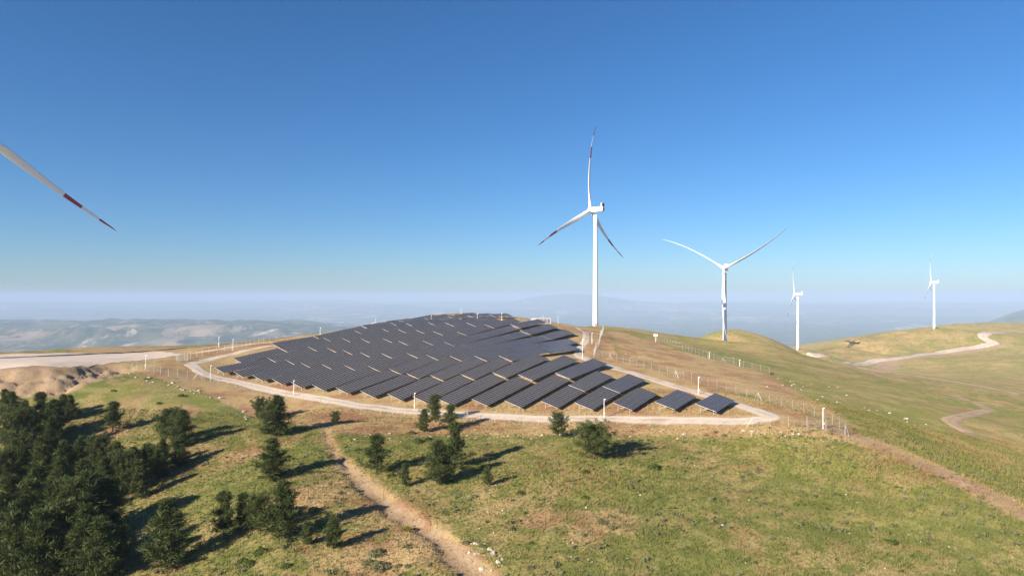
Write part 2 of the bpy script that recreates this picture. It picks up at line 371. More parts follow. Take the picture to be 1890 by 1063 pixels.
def make_glass():
    m, t, p = mat('solar_cells'); n = N(t)
    oi = n.new('ShaderNodeObjectInfo').outputs['Random']; pos = n.new('ShaderNodeNewGeometry').outputs['Position']
    col = n.mix(n.noise(pos, 0.25, 3), (0.034, 0.032, 0.033), (0.050, 0.047, 0.046))
    col = n.mix(n.math('MULTIPLY', oi, 0.4), col, (0.052, 0.050, 0.050))
    n.link(col, p.inputs['Base Color']); p.inputs['Roughness'].default_value = 0.3; p.inputs['IOR'].default_value = 1.45
    p.inputs['Specular IOR Level'].default_value = 0.4
    return m
M_CELL = make_glass()
def make_leaf(name, c1, c2, c3, rough=0.7, trans=0.12):
    m, t, p = mat(name); n = N(t)
    oi = n.new('ShaderNodeObjectInfo').outputs['Random']; pos = n.new('ShaderNodeNewGeometry').outputs['Position']
    f = n.noise(pos, 1.1, 3, 0.6); f2 = n.noise(pos, 5.0, 2, 0.6)
    col = n.mix(n.maprange(f, 0.32, 0.68), c1, c2); col = n.mix(n.math('MULTIPLY', n.maprange(f2, 0.5, 0.7), 0.5), col, c3)
    col = n.mix(n.math('MULTIPLY', oi, 0.35), col, c3)
    n.link(col, p.inputs['Base Color']); p.inputs['Roughness'].default_value = rough; p.inputs['Specular IOR Level'].default_value = 0.2
    tr = n.new('ShaderNodeBsdfTranslucent'); n.link(col, tr.inputs[0]); mx = n.new('ShaderNodeMixShader'); mx.inputs[0].default_value = trans
    n.link(p.outputs[0], mx.inputs[1]); n.link(tr.outputs[0], mx.inputs[2]); n.link(mx.outputs[0], t.nodes['Material Output'].inputs[0])
    return m
M_NEEDLE = make_leaf('pine_needles', (0.034, 0.056, 0.015), (0.074, 0.100, 0.025), (0.105, 0.118, 0.040))
M_BUSH = make_leaf('bush_leaves', (0.045, 0.080, 0.012), (0.075, 0.120, 0.020), (0.10, 0.13, 0.03))
M_SAGE = make_leaf('grey_cushion_leaves', (0.170, 0.185, 0.090), (0.235, 0.240, 0.130), (0.19, 0.20, 0.09), 0.8, 0.4)
M_STALK = make_leaf('pale_flower_stalks', (0.20, 0.20, 0.07), (0.27, 0.25, 0.10), (0.16, 0.18, 0.05))
M_YELLOW = make_leaf('yellow_broom', (0.22, 0.20, 0.02), (0.30, 0.25, 0.02), (0.15, 0.17, 0.03))
def make_grass():
    m, t, p = mat('grass_blades'); n = N(t)
    pos = n.new('ShaderNodeNewGeometry').outputs['Position']
    col, a, b, c, e = ground_colour(n, pos, n.attr('dry'), n.attr('bare'), n.attr('lush'))
    v = n.attr('vary')
    col = n.mix(n.math('MULTIPLY', v, 0.55), col, n.mix(v, (0.12, 0.14, 0.03), (0.24, 0.20, 0.08)))
    n.link(col, p.inputs['Base Color']); p.inputs['Roughness'].default_value = 0.9; p.inputs['Specular IOR Level'].default_value = 0.15
    tr = n.new('ShaderNodeBsdfTranslucent'); n.link(col, tr.inputs[0]); mx = n.new('ShaderNodeMixShader'); mx.inputs[0].default_value = 0.25
    n.link(p.outputs[0], mx.inputs[1]); n.link(tr.outputs[0], mx.inputs[2]); n.link(mx.outputs[0], t.nodes['Material Output'].inputs[0])
    return m
M_GRASS = make_grass()
def make_mesh_wire():
    m, t, p = mat('chain_link_wire'); n = N(t)
    p.inputs['Base Color'].default_value = (0.20, 0.21, 0.205, 1); p.inputs['Roughness'].default_value = 0.6; p.inputs['Metallic'].default_value = 0.3
    tc = n.new('ShaderNodeUVMap').outputs[0]
    sp = n.new('ShaderNodeSeparateXYZ'); n.link(tc, sp.inputs[0])
    def diag(sgn):
        v = n.math('ADD', sp.outputs[0], n.math('MULTIPLY', sp.outputs[1], sgn)); fr = n.math('FRACT', n.math('MULTIPLY', v, 12.0)); return n.math('LESS_THAN', fr, 0.03)
    al = n.math('MAXIMUM', diag(1.0), diag(-1.0)); n.link(al, p.inputs['Alpha'])
    return m
M_WIRE = make_mesh_wire()

# ------------------------------------------------------------------ mesh helpers
def mesh_from(name, V, Fc, mats, mi=None, smooth_=False):
    me = bpy.data.meshes.new(name); me.from_pydata([tuple(v) for v in V], [], Fc)
    for m in mats: me.materials.append(m)
    if mi is not None: me.polygons.foreach_set('material_index', np.array(mi, np.int32))
    if smooth_: me.polygons.foreach_set('use_smooth', np.ones(len(Fc), bool))
    me.update(); return me
def tri_mesh(name, V, T, m, attrs=None):
    me = bpy.data.meshes.new(name); nv, nf = len(V), len(T)
    me.vertices.add(nv); me.vertices.foreach_set('co', np.asarray(V, np.float32).ravel())
    me.loops.add(nf * 3); me.loops.foreach_set('vertex_index', np.asarray(T, np.int32).ravel())
    me.polygons.add(nf); me.polygons.foreach_set('loop_start', np.arange(0, nf * 3, 3, dtype=np.int32))
    try: me.polygons.foreach_set('loop_total', np.full(nf, 3, np.int32))
    except Exception: pass
    for k, v in (attrs or {}).items():
        a = me.attributes.new(k, 'FLOAT', 'POINT'); a.data.foreach_set('value', np.asarray(v, np.float32))
    me.materials.append(m); me.update(calc_edges=True); return me
def add(name, me, parent=None, loc=None, label=None, cat=None, group=None, kind=None):
    o = bpy.data.objects.new(name, me); COL.objects.link(o)
    if parent is not None: o.parent = parent
    if loc is not None: o.location = loc
    for k, v in (('label', label), ('category', cat), ('group', group), ('kind', kind)):
        if v: o[k] = v
    return o
class MB:
    def __init__(s): s.v = []; s.f = []; s.m = []
    def box(s, c, d, R=None, mi=0):
        b = len(s.v); hx, hy, hz = d[0] / 2, d[1] / 2, d[2] / 2
        for sx, sy, sz in ((-1,-1,-1),(1,-1,-1),(1,1,-1),(-1,1,-1),(-1,-1,1),(1,-1,1),(1,1,1),(-1,1,1)):
            p = Vector((sx * hx, sy * hy, sz * hz))
            if R is not None: p = R @ p
            s.v.append(tuple(p + Vector(c)))
        for q in ((0,3,2,1),(4,5,6,7),(0,1,5,4),(1,2,6,5),(2,3,7,6),(3,0,4,7)): s.f.append(tuple(b + i for i in q)); s.m.append(mi)
    def tube(s, pts, rad, n=8, mi=0, cap=True):
        b = len(s.v); P = [Vector(p) for p in pts]
        for i, p in enumerate(P):
            d = (P[min(i + 1, len(P) - 1)] - P[max(i - 1, 0)]).normalized()
            u = d.orthogonal().normalized() if abs(d.z) < 0.999 else Vector((1, 0, 0)); u = (u - d * u.dot(d)).normalized(); v = d.cross(u)
            if i and (u.dot(pu) < 0.5):
                u = (pu - d * pu.dot(d)).normalized(); v = d.cross(u)
            pu = u
            for k in range(n):
                a = 2 * math.pi * k / n; s.v.append(tuple(p + (u * math.cos(a) + v * math.sin(a)) * rad[i]))
        for i in range(len(P) - 1):
            for k in range(n):
                k2 = (k + 1) % n; s.f.append((b + i*n + k, b + i*n + k2, b + (i+1)*n + k2, b + (i+1)*n + k)); s.m.append(mi)
        if cap:
            s.f.append(tuple(b + k for k in range(n))[::-1]); s.m.append(mi)
            e = b + (len(P) - 1) * n; s.f.append(tuple(e + k for k in range(n))); s.m.append(mi)
    def mesh(s, name, mats, sm=False): return mesh_from(name, s.v, s.f, mats if isinstance(mats, list) else [mats], s.m, sm)

# ------------------------------------------------------------------ the ground sheet
nx, ny = len(AX), len(AY)
V = np.stack([GX.ravel(), GY.ravel(), GZ.ravel()], 1)
I, J = np.meshgrid(np.arange(nx - 1), np.arange(ny - 1)); q = (J * nx + I).ravel()
T = np.concatenate([np.stack([q, q + 1, q + nx], 1), np.stack([q + 1, q + nx + 1, q + nx], 1)])
gme = tri_mesh('ground', V, T, M_GROUND, {'dry': dry.ravel(), 'bare': bare.ravel(), 'lush': lush.ravel(), 'farm': farm.ravel()})
gme.polygons.foreach_set('use_smooth', np.ones(len(T), bool))
ground = add('ground', gme, label='hilly grassland with dry earth falling to a wide plain', kind='structure')
def G(x, y): return float(samp(x, y))

# ------------------------------------------------------------------ gravel tracks
def ribbon(name, pts, width, m, label, sub=8, lift=0.07, seed=0, ncross=6):
    c = smooth(pts, sub); P = np.array(c); d = np.gradient(P, axis=0); d /= np.hypot(d[:, 0], d[:, 1])[:, None] + 1e-9
    nrm = np.stack([d[:, 1], -d[:, 0]], 1); L = np.concatenate([[0], np.cumsum(np.hypot(*np.diff(P, axis=0).T))])
    Vv = []
    for s in (-1, 1): pass
    wl = width / 2 * (1 + 0.22 * (vnoise(L / 2.3, L * 0, seed) - .5) + .2 * (vnoise(L / 9, L * 0, seed + 3) - .5))
    wr = width / 2 * (1 + 0.22 * (vnoise(L / 2.3, L * 0 + 9, seed) - .5) + .2 * (vnoise(L / 9, L * 0 + 9, seed + 3) - .5))
    rows = []
    for k in range(ncross + 1):
        f = k / ncross; off = -wl + (wl + wr) * f
        xy = P + nrm * off[:, None]; edge = 0.02 if k in (0, ncross) else 1.0
        z = samp(xy[:, 0], xy[:, 1]) + (lift if edge == 1.0 else -0.06)
        rows.append(np.column_stack([xy, z]))
    A = np.stack(rows, 1).reshape(-1, 3); n1 = ncross + 1; Fc = []
    for i in range(len(P) - 1):
        for k in range(ncross): a = i * n1 + k; Fc.append((a, a + 1, a + n1 + 1, a + n1))
    me = mesh_from(name, A, Fc, [m], None, True); at = me.attributes.new('cross', 'FLOAT', 'POINT')
    at.data.foreach_set('value', np.tile(np.linspace(-1, 1, n1), len(P)).astype(np.float32))
    return add(name, me, label=label, kind='structure')
PERIM = hits([(352,672),(378,690),(430,703),(542,728),(650,746),(765,759),(900,767.5),(1115,772),(1300,775.5),(1385,775),(1420,768),(1392,757),(1330,737),(1250,714),(1180,692),(1130,677),(1092,666),(1072,659)])
ribbon('gravel_road', PERIM, 5.6, M_ROAD, 'pale gravel service road looping around the solar field', 10, 0.10, 1, 8)
ribbon('gravel_road', hits([(1084,664),(1069,657),(1067,650),(1075,638),(1082,626),(1081,614),(1068,606),(1050,602),(1036,600)]), 3.8, M_ROAD, 'pale gravel road curling uphill from the solar field to the tall turbine', 10, 0.12, 12)
ribbon('gravel_road', hits([(348,671),(400,660),(450,648),(500,638)]), 4.6, M_ROAD, 'pale gravel road from the gate along the upper solar rows', 10, 0.10, 2)
ribbon('gravel_road', hits([(330,654),(400,645),(450,637),(505,631)]), 5.0, M_ROAD, 'pale gravel road leaving the turbine pad behind the fence', 10, 0.10, 3)
ribbon('gravel_road', hits([(1568,673),(1610,668),(1660,661),(1720,653),(1790,643),(1832,634),(1822,627),(1814,620),(1824,614.5),(1850,613.5),(1889,613)]), 19, M_ROAD, 'white gravel road winding up the far hill to the distant turbine', 8, 0.7, 4)
ribbon('gravel_road', hits([(1488,655),(1505,655.5),(1524,656)]), 16, M_ROAD, 'white gravel apron beside the turbine in the saddle', 8, 0.3, 5)
ribbon('dirt_track', hits([(1792,800),(1752,777),(1772,768),(1824,757)]), 5.0, make_road('brown_track', (0.44,0.31,0.20),(0.50,0.36,0.235),(0.38,0.26,0.165)), 'brown dirt track making a sharp bend on the lower green slope', 8, 0.15, 6)
ribbon('dirt_track', hits([(1652,689),(1700,695),(1750,703),(1800,711),(1850,721),(1889,730)]), 7.0, bpy.data.materials['brown_track'], 'straight brown dirt track crossing the slope below the winding white road', 8, 0.25, 8)
# crane pad
pp = PADP; xs = [p[0] for p in pp]; ys = [p[1] for p in pp]
px_ = np.arange(min(xs), max(xs), 2.0); py_ = np.arange(min(ys), max(ys), 2.0); PX, PY = np.meshgrid(px_, py_)
inside = poly_soft(PX, PY, pp, 1.5) + (vnoise(PX / 5, PY / 5, 4) - .5) * .5 > 0.5
PZ = samp(PX, PY) + 0.10; Fc = []
for j in range(len(py_) - 1):
    for i in range(len(px_) - 1):
        if inside[j:j+2, i:i+2].all(): a = j * len(px_) + i; Fc.append((a, a + 1, a + 1 + len(px_), a + len(px_)))
pm_ = mesh_from('gravel_pad', np.column_stack([PX.ravel(), PY.ravel(), PZ.ravel()]), Fc, [M_PAD], None, True)
at_ = pm_.attributes.new('cross', 'FLOAT', 'POINT'); at_.data.foreach_set('value', np.full(PX.size, 0.45, np.float32))
add('gravel_pad', pm_, label='broad pale gravel crane pad at the foot of the turbine', kind='structure')

# ------------------------------------------------------------------ wind turbines
BL, HUBH = 66.0, 90.0
def blade_mesh():
    secs = []; ns = 30; nc = 16
    for i in range(ns + 1):
        t = (i / ns); r = 1.2 + t * (BL - 1.2); u = r / BL
        ch = np.interp(u, [0, .04, .12, .2, .3, .5, .7, .88, .96, 1.0], [2.4, 2.4, 3.1, 3.7, 3.3, 2.35, 1.6, 1.0, .6, .1])
        th = np.interp(u, [0, .04, .12, .2, .35, .6, 1.0], [1.0, 1.0, .62, .38, .27, .2, .15])
        tw = math.radians(np.interp(u, [0, .2, .4, .7, 1.0], [16, 13, 6, 2, -1]))
        fwd = 11.0 * u - 9.0 * u ** 2.6
        ring = []
        for k in range(nc):
            a = 2 * math.pi * k / nc; cx = math.cos(a); sy = math.sin(a)
            blend = sstep(.04, .2, np.array(u))
            x = cx * 0.5 * ch - blend * 0.18 * ch
            tk = sy * 0.5 * ch * th * (1 - float(blend) * 0.45 * (0.5 - 0.5 * (-cx)))
            X = x * math.cos(tw) - tk * math.sin(tw); Y = x * math.sin(tw) + tk * math.cos(tw)
            ring.append((X, Y + fwd, r))
        secs.append((u, ring))
    V = [p for _, r_ in secs for p in r_]; Fc = []; mi = []
    for i in range(ns):
        um = (secs[i][0] + secs[i+1][0]) / 2
        m_ = 1 if (0.595 < um < 0.745 or um > 0.885) else 0
        for k in range(nc):
            k2 = (k + 1) % nc; Fc.append((i*nc + k, i*nc + k2, (i+1)*nc + k2, (i+1)*nc + k)); mi.append(m_)
    Fc.append(tuple(ns * nc + k for k in range(nc))); mi.append(1)
    return mesh_from('blade', V, Fc, [M_WHITE, M_RED], mi, True)
ME_BLADE = blade_mesh()
ME_PLAIN = ME_BLADE.copy(); ME_PLAIN.materials[1] = M_WHITE
def tower_mesh(h):
    mb = MB(); pts = []; rad = []
    for i in range(13):
        f = i / 12; pts.append((0, 0, -3 + (h + 1.0) * f)); rad.append(2.15 - 0.75 * f)
    mb.tube(pts, rad, 40); return mb.mesh('tower', M_WHITE, True)
def nacelle_mesh():          # local +Y is forward (to the rotor), origin at tower top
    mb = MB(); prof = [(-7.4, 1.55, 1.65), (-7.1, 1.85, 1.9), (-4, 2.0, 2.0), (1.2, 2.0, 2.0), (2.6, 1.75, 1.85), (2.9, 1.5, 1.5)]
    n = 24; base = 0
    for (y, hx, hz) in prof:
        for k in range(n):
            a = 2 * math.pi * k / n; c, s = math.cos(a), math.sin(a); e = 0.35
            mb.v.append((hx * math.copysign(abs(c) ** e, c), y, 2.0 + hz * math.copysign(abs(s) ** e, s)))
    for i in range(len(prof) - 1):
        for k in range(n): k2 = (k+1) % n; mb.f.append((i*n+k, i*n+k2, (i+1)*n+k2, (i+1)*n+k)); mb.m.append(0)
    mb.f.append(tuple(range(n))); mb.m.append(0); mb.f.append(tuple((len(prof)-1)*n + k for k in range(n))[::-1]); mb.m.append(0)
    return mb.mesh('nacelle', M_WHITE)
def hub_mesh():
    mb = MB(); mb.tube([(0, y, 0) for y in (-1.9, -1.6, -0.5, .9, 1.9, 2.5, 2.8)], [1.5, 1.85, 2.0, 1.95, 1.5, .85, .1], 28)
    return mb.mesh('rotor_hub', M_WHITE, True)
ME_NAC, ME_HUB = nacelle_mesh(), hub_mesh()
def box_mesh(name, c, d, m, R=None):
    mb = MB(); mb.box(c, d, R); return mb.mesh(name, m)
ME_COOL = box_mesh('cooler', (0, -6.6, 5.2), (3.6, 0.9, 2.5), M_WHITE); ME_GRILL = box_mesh('cooler_grille', (0, -7.08, 5.15), (3.0, 0.10, 1.9), M_DARK)
ME_REAR = box_mesh('rear_hatch', (0, -7.4, 1.8), (1.5, 0.10, 1.5), M_LOUV)
ME_TDOOR = box_mesh('door', (0, 0, 0), (0.9, 0.12, 2.1), M_LOUV)
mb = MB(); mb.box((0, 0, 0.75), (1.3, 1.6, 0.08)); 
for i in range(4): mb.box((0, -0.95 - 0.28 * i, 0.55 - 0.18 * i), (1.2, 0.3, 0.05))
for sx in (-.6, .6): mb.box((sx, -0.3, 0.2), (0.06, 0.06, 1.5)); mb.box((sx, -0.3, 1.2), (0.05, 1.3, 0.05))
ME_STEP = mb.mesh('door_steps', M_STEEL)
ME_LIGHT = MB(); ME_LIGHT.tube([(0.6, -5.3, 3.9), (0.6, -5.3, 4.6), (0.6, -5.3, 4.9)], [.05, .05, .18], 8); ME_LIGHT = ME_LIGHT.mesh('beacon', M_STEEL)
def turbine(x, y, zb, h, fwd, theta, label, tilt=5.0, bm=None, pitch=0.0):
    root = add('wind_turbine', None, loc=(x, y, zb), label=label, cat='wind turbine', group='white three bladed wind turbines on the hills')
    root.empty_display_size = 3
    add('tower', tower_mesh(h - 2.0), root)
    ang = math.atan2(fwd[1], fwd[0]) - math.pi / 2
    nac = add('nacelle', ME_NAC, root, (0, 0, h - 2.0)); nac.rotation_euler = (0, 0, ang)
    c = add('cooler', ME_COOL, nac); add('rear_hatch', ME_REAR, nac); add('cooler_grille', ME_GRILL, nac); add('beacon', ME_LIGHT, nac)
    Rz = Matrix.Rotation(ang, 3, 'Z') @ Matrix.Rotation(math.radians(tilt), 3, 'X')
    hc = Matrix.Rotation(ang, 3, 'Z') @ Vector((0, 4.7, 2.2))
    hubo = add('rotor_hub', ME_HUB, root, (hc.x, hc.y, h - 2.0 + hc.z)); hubo.rotation_euler = Rz.to_euler()
    for k in range(3):
        b = add('blade', bm or ME_BLADE, root, (hc.x, hc.y, h - 2.0 + hc.z))
        b.rotation_euler = (Rz @ Matrix.Rotation(math.radians(theta + 120 * k), 3, 'Y') @ Matrix.Rotation(math.radians(pitch), 3, 'Z')).to_euler()
    dd = Vector((-x * .4 - 60, -y, 0)).normalized(); da = math.atan2(dd.y, dd.x) + math.pi / 2
    dr = add('door', ME_TDOOR, root, (dd.x * 2.13, dd.y * 2.13, 2.0)); dr.rotation_euler = (0, 0, da)
    st = add('door_steps', ME_STEP, root, (dd.x * 2.9, dd.y * 2.9, 0.1)); st.rotation_euler = (0, 0, da)
    return root
WIND = (-0.79, 0.61)
# theta: rotation of the first blade about the rotor axis, as seen from in front of the hub counter-clockwise
turbine(64.2, 525, G(64.2, 525), 90, (-0.75, 0.66), 2, 'tall wind turbine rising directly behind the solar field with full tower visible')
turbine(199.6, 640, G(199.6, 640), 26.4 - G(199.6, 640), (-0.45, -0.893), 65, 'wind turbine facing the solar field with blades in a Y, foot hidden behind grassy crest', bm=ME_PLAIN, pitch=66)
turbine(464, 1108, G(464, 1108), 90, (-0.87, 0.49), -19, 'wind turbine in the saddle beside the white gravel apron')
turbine(804, 1300, G(804, 1300), 88, (-0.80, 0.60), -14, 'most distant wind turbine on the rounded hill above winding road')
turbine(-209.5, 268, G(-209.5, 268), 66 - G(-209.5, 268), (-0.80, 0.60), 123, 'wind turbine on the crane pad, one red banded blade reaching over')

# ------------------------------------------------------------------ solar tables
TILT = math.radians(16.5); MW, MLEN, NROW = 1.15, 1.9, 3
_tab = {}
def table_meshes(n, MW):
    key = (n, round(MW, 2)); MW = key[1]
    if key in _tab: return _tab[key]
    mb = MB(); L = n * MW; W_ = NROW * MLEN
    for i in range(n):
        for j in range(NROW):
            cx = -L / 2 + (i + .5) * MW; cy_ = -W_ / 2 + (j + .5) * MLEN
            mb.box((cx, cy_, 0), (MW - 0.02, MLEN - 0.008, 0.04), None, 1)
            b = len(mb.v); hx, hy = (MW - 0.02) / 2 - 0.035, (MLEN - 0.008) / 2 - 0.004
            for sx, sy in ((-1,-1),(1,-1),(1,1),(-1,1)): mb.v.append((cx + sx * hx, cy_ + sy * hy, 0.026))
            mb.f.append((b, b+1, b+2, b+3)); mb.m.append(0)
    mods = mb.mesh('solar_modules', [M_CELL, M_ALU])
    fr = MB()
    for yy in (-2.2, -0.8, 0.8, 2.2): fr.box((0, yy, -0.08), (L + 0.1, 0.08, 0.10))
    for sx in (-1, 1): fr.box((sx * (L / 2 + 0.04), 0, -0.06), (0.04, W_, 0.06))
    frame = fr.mesh('mounting_frame', M_RAIL)
    _tab[key] = (mods, frame, L); return _tab[key]
def leg_mesh():
    mb = MB(); R = Matrix.Rotation(TILT, 3, 'X')   # legs stand upright although the table leans
    up = Vector((0, math.sin(TILT), math.cos(TILT))) if False else Vector((0, -math.sin(TILT) * -1, math.cos(TILT)))
    return mb
_leg = {}
def post_mesh(length):
    key = round(length, 1)
    if key not in _leg:
        mb = MB(); mb.box((0, 0, -key / 2), (0.12, 0.10, key)); _leg[key] = mb.mesh('post', M_STEEL)
    return _leg[key]
def brace_mesh():
    mb = MB(); mb.tube([(0, 1.5, -1.5), (0, -0.6, -0.2)], [.05, .05], 6); return mb.mesh('brace', M_STEEL)
ME_BRACE = brace_mesh()
def solar_table(cx, cy_, n, label, group, detail=True, mw=MW):
    mods, frame, L = table_meshes(n, mw)
    ax_, ay_ = cx - RX * L / 2, cy_ - RY * L / 2; bx_, by_ = cx + RX * L / 2, cy_ + RY * L / 2
    za, zb, zc = G(ax_, ay_), G(bx_, by_), G(cx, cy_)
    low = max(G(cx + RX*s + FX*2.72, cy_ + RY*s + FY*2.72) - (zc + (zb - za) * s / L) for s in (-L/2, 0, L/2))
    e1 = Vector((bx_ - ax_, by_ - ay_, zb - za)).normalized()
    f = Vector((FX * math.cos(TILT), FY * math.cos(TILT), -math.sin(TILT))); f = (f - e1 * f.dot(e1)).normalized()
    nn = (-f).cross(-e1) if False else e1.cross(-f)
    if nn.z < 0: nn = -nn
    yv = nn.cross(e1)                      # points up-slope of the table (to the high edge)
    lift = 0.81 + 0.75 + max(0, low + 0.25)
    R = Matrix((e1, yv, nn)).transposed()
    root = add('solar_table', None, label=label, cat='solar panels', group=group)
    root.empty_display_size = 1
    root.matrix_world = Matrix.Translation((cx, cy_, zc + lift)) @ R.to_4x4()
    add('solar_modules', mods, root, kind='stuff'); add('mounting_frame', frame, root)
    npost = max(3, int(L / 4.2) + 1)
    Rinv = R.transposed(); down_rot = Rinv.to_quaternion()
    for i in range(npost):
        s = -L / 2 + 0.5 + (L - 1.0) * i / (npost - 1)
        for yy in ((-1.9, 1.6) if detail else (1.6,)):
            w_ = root.matrix_world @ Vector((s, yy, -0.12)); ln = w_.z - G(w_.x, w_.y) + 0.35
            p = add('post', post_mesh(max(ln, 0.4)), root, (s, yy, -0.12)); p.rotation_mode = 'QUATERNION'; p.rotation_quaternion = down_rot
        if detail: add('brace', ME_BRACE, root, (s, 0, 0))
    return root
ntab = 0
ORD = 'first second third fourth fifth sixth seventh eighth ninth tenth eleventh twelfth thirteenth fourteenth fifteenth sixteenth seventeenth eighteenth nineteenth twentieth'.split()
for k in range(20):
    x0, y0 = row_xy(k, NEAR[k][0]); x1, y1 = row_xy(k, FAR[k][0]); t0 = x0 * RX + y0 * RY; t1 = x1 * RX + y1 * RY
    ln = t1 - t0; nt_ = max(1, round(ln / 22.0)); each = ln / nt_; n = int((each - 0.5) / MW); mw = (each - 0.55) / n
    s = S0 - PITCH * k - 2.73              # table centre line: low edge sits at S0 - PITCH k
    cuts = [0.0] + [each * i + (random.uniform(-.12, .12) * each if 0 < i < nt_ else 0) for i in range(1, nt_)] + [ln]
    for i in range(nt_):
        tl = cuts[i + 1] - cuts[i] - 0.24; n = max(3, round(tl / MW)); mw = tl / n
        tc = t0 + (cuts[i] + cuts[i + 1]) / 2
        near_end = (i == 0); far_end = (i == nt_ - 1)
        if k == 0: lab = 'small solar table at the tip of the field beside the road bend'
        elif k == 1: lab = 'small solar table second from the road bend at the field tip'
        elif k == 2: lab = 'short solar table third from the road bend at the field tip'
        elif near_end: lab = f'dark solar table at the lower end of the {ORD[k]} row from the road bend'
        elif far_end and k <= 11: lab = f'solar table at the upper end of the {ORD[k]} row, beside climbing gravel road'
        else: lab = f'solar table in the {ORD[k]} row from the road bend, {ORD[i]} from lower end'
        solar_table(FX * s + RX * tc, FY * s + RY * tc, n, lab, 'dark solar panel tables in rows on the hill', near_end or k < 8, mw); ntab += 1
# second field behind the back fence
for q2, (pxa, pxb, da, db) in enumerate([(716, 742, 371, 380), (742, 790, 372, 390), (798, 826, 378, 392), (832, 862, 384, 398), (868, 905, 390, 402)]):
    xa, xb = (pxa - CX) / F_PX * da, (pxb - CX) / F_PX * db
    sA = xa * FX + da * FY; tA = xa * RX + da * RY
    for i in range(2):
        solar_table(FX * sA + RX * (tA + 10 + 20 * i), FY * sA + RY * (tA + 10 + 20 * i), 16, f'hilltop solar table behind back fence, {ORD[q2]} pair from grey cabinet, {("nearer", "farther")[i]} one', 'solar tables of the second field', False)

# ------------------------------------------------------------------ fences and poles
def fence_post_mesh(h):
    mb = MB(); mb.box((0, 0, h / 2 - 0.3), (0.075, 0.075, h + 0.6)); mb.box((0, 0.16, h + 0.17), (0.06, 0.06, 0.48), Matrix.Rotation(-0.75, 3, 'X')); return mb.mesh('post', M_STEEL)
ME_FP = fence_post_mesh(2.5)
mb = MB(); mb.tube([(0, 0, 2.1), (1.5, 0, -0.2)], [.045, .045], 6); mb.tube([(0, 0, 2.1), (-1.5, 0, -0.2)], [.045, .045], 6); ME_STRUT = mb.mesh('strut', M_STEEL)
def fence(pts, label, spacing=4.0, wire=M_WIRE, h=2.5):
    P = np.array(smooth(pts, 10)); L = np.concatenate([[0], np.cumsum(np.hypot(*np.diff(P, axis=0).T))]); n = max(2, int(L[-1] / spacing))
    S = np.linspace(0, L[-1], n + 1); X = np.interp(S, L, P[:, 0]); Y = np.interp(S, L, P[:, 1]); Z = samp(X, Y)
    root = add('wire_fence', None, loc=(X[0], Y[0], Z[0]), label=label, cat='fence', group='chain link fences')
    o = Vector((X[0], Y[0], Z[0]))
    for i in range(n + 1):
        a = math.atan2(Y[min(i+1, n)] - Y[max(i-1, 0)], X[min(i+1, n)] - X[max(i-1, 0)])
        p = add('post', ME_FP, root, Vector((X[i], Y[i], Z[i])) - o); p.rotation_euler = (0, 0, a)
        if i % 9 == 0: q_ = add('strut', ME_STRUT, root, Vector((X[i], Y[i], Z[i])) - o); q_.rotation_euler = (0, 0, a)
    V = []; Fc = []; uv = []
    for i in range(n + 1):
        V += [(X[i]-o.x, Y[i]-o.y, Z[i]-o.z - 0.05), (X[i]-o.x, Y[i]-o.y, Z[i]-o.z + h - 0.1)]
    for i in range(n): Fc.append((2*i, 2*i+2, 2*i+3, 2*i+1)); uv += [(S[i], 0), (S[i+1], 0), (S[i+1], h), (S[i], h)]
    me = mesh_from('wire_mesh', V, Fc, [wire]); ul = me.uv_layers.new(name='UVMap')
    for i, c in enumerate(uv): ul.data[i].uv = c
    add('wire_mesh', me, root)
    wmb = MB()
    for zz in (0.15, 1.25, 2.42, 2.6, 2.78): wmb.tube([(X[i]-o.x, Y[i]-o.y, Z[i]-o.z + zz) for i in range(n + 1)], [0.008] * (n + 1), 3, 0, False)
    add('strand_wire', wmb.mesh('strand_wire', M_STEEL), root)
    return root
fence(hits([(243,684),(300,692),(364,700)]), 'chain link fence around the grassy corner by the gate', 3.0)
fence(hits([(372,701),(430,714),(542,738),(650,756),(765,769),(900,778),(1115,783),(1300,787),(1430,787),(1500,792),(1560,803)]), 'long chain link fence along the lower side of the gravel loop')
fence(hits([(1562,802),(1520,775),(1450,752),(1350,725),(1250,697),(1180,678),(1130,664),(1097,658)]), 'chain link fence climbing above the gravel loop beside the dry slope')
fence(hits([(1096,660),(1100,645),(1108,625),(1114,608)]), 'chain link fence running uphill towards the tall turbine foot', 3.0)
fence(hits([(1212,629),(1260,645),(1310,662),(1366,676),(1420,690)]), 'chain link fence crossing the green slope behind the dry field', 5.0)
fence(hits([(330,668),(380,655),(430,645),(500,632),(590,620)]), 'chain link fence between the two pale roads near the gate', 4.0)
fence([hit(700,602.5), (-52,358), (-20,362), (10,368), (25,378)], 'chain link fence along the back of the solar field', 3.5)

def pole_mesh(h, r=0.085):
    mb = MB(); mb.tube([(0, 0, -0.4), (0, 0, h)], [r, r * .8], 10); mb.box((0, 0, 0.05), (0.45, 0.45, 0.25), None, 1); return mb.mesh('shaft', [M_POLE, M_CONC])
_pm = {}
ME_CAM = box_mesh('camera_head', (0.18, 0, 0), (0.42, 0.18, 0.2), M_POLE); ME_BOX = box_mesh('junction_box', (0, -0.22, 0), (0.4, 0.25, 0.55), M_CABIN)
def pole(px, py, h, label, group='camera poles around the plant', xy=None):
    x, y = xy or hit(px, py); hh = round(h, 1)
    if hh not in _pm: _pm[hh] = pole_mesh(hh)
    o = add('camera_pole', None, loc=(x, y, G(x, y)), label=label, cat='pole', group=group)
    add('shaft', _pm[hh], o); add('camera_head', ME_CAM, o, (0, 0, hh - .15)); add('junction_box', ME_BOX, o, (0, 0, 1.3))
for (px, py) in [(1115,771),(765,756),(542,730)]: pole(px, py, 5.0, 'white camera pole standing between lower fence and gravel road')
pole(389, 700, 5.0, 'white camera pole at the gate corner of the gravel road')
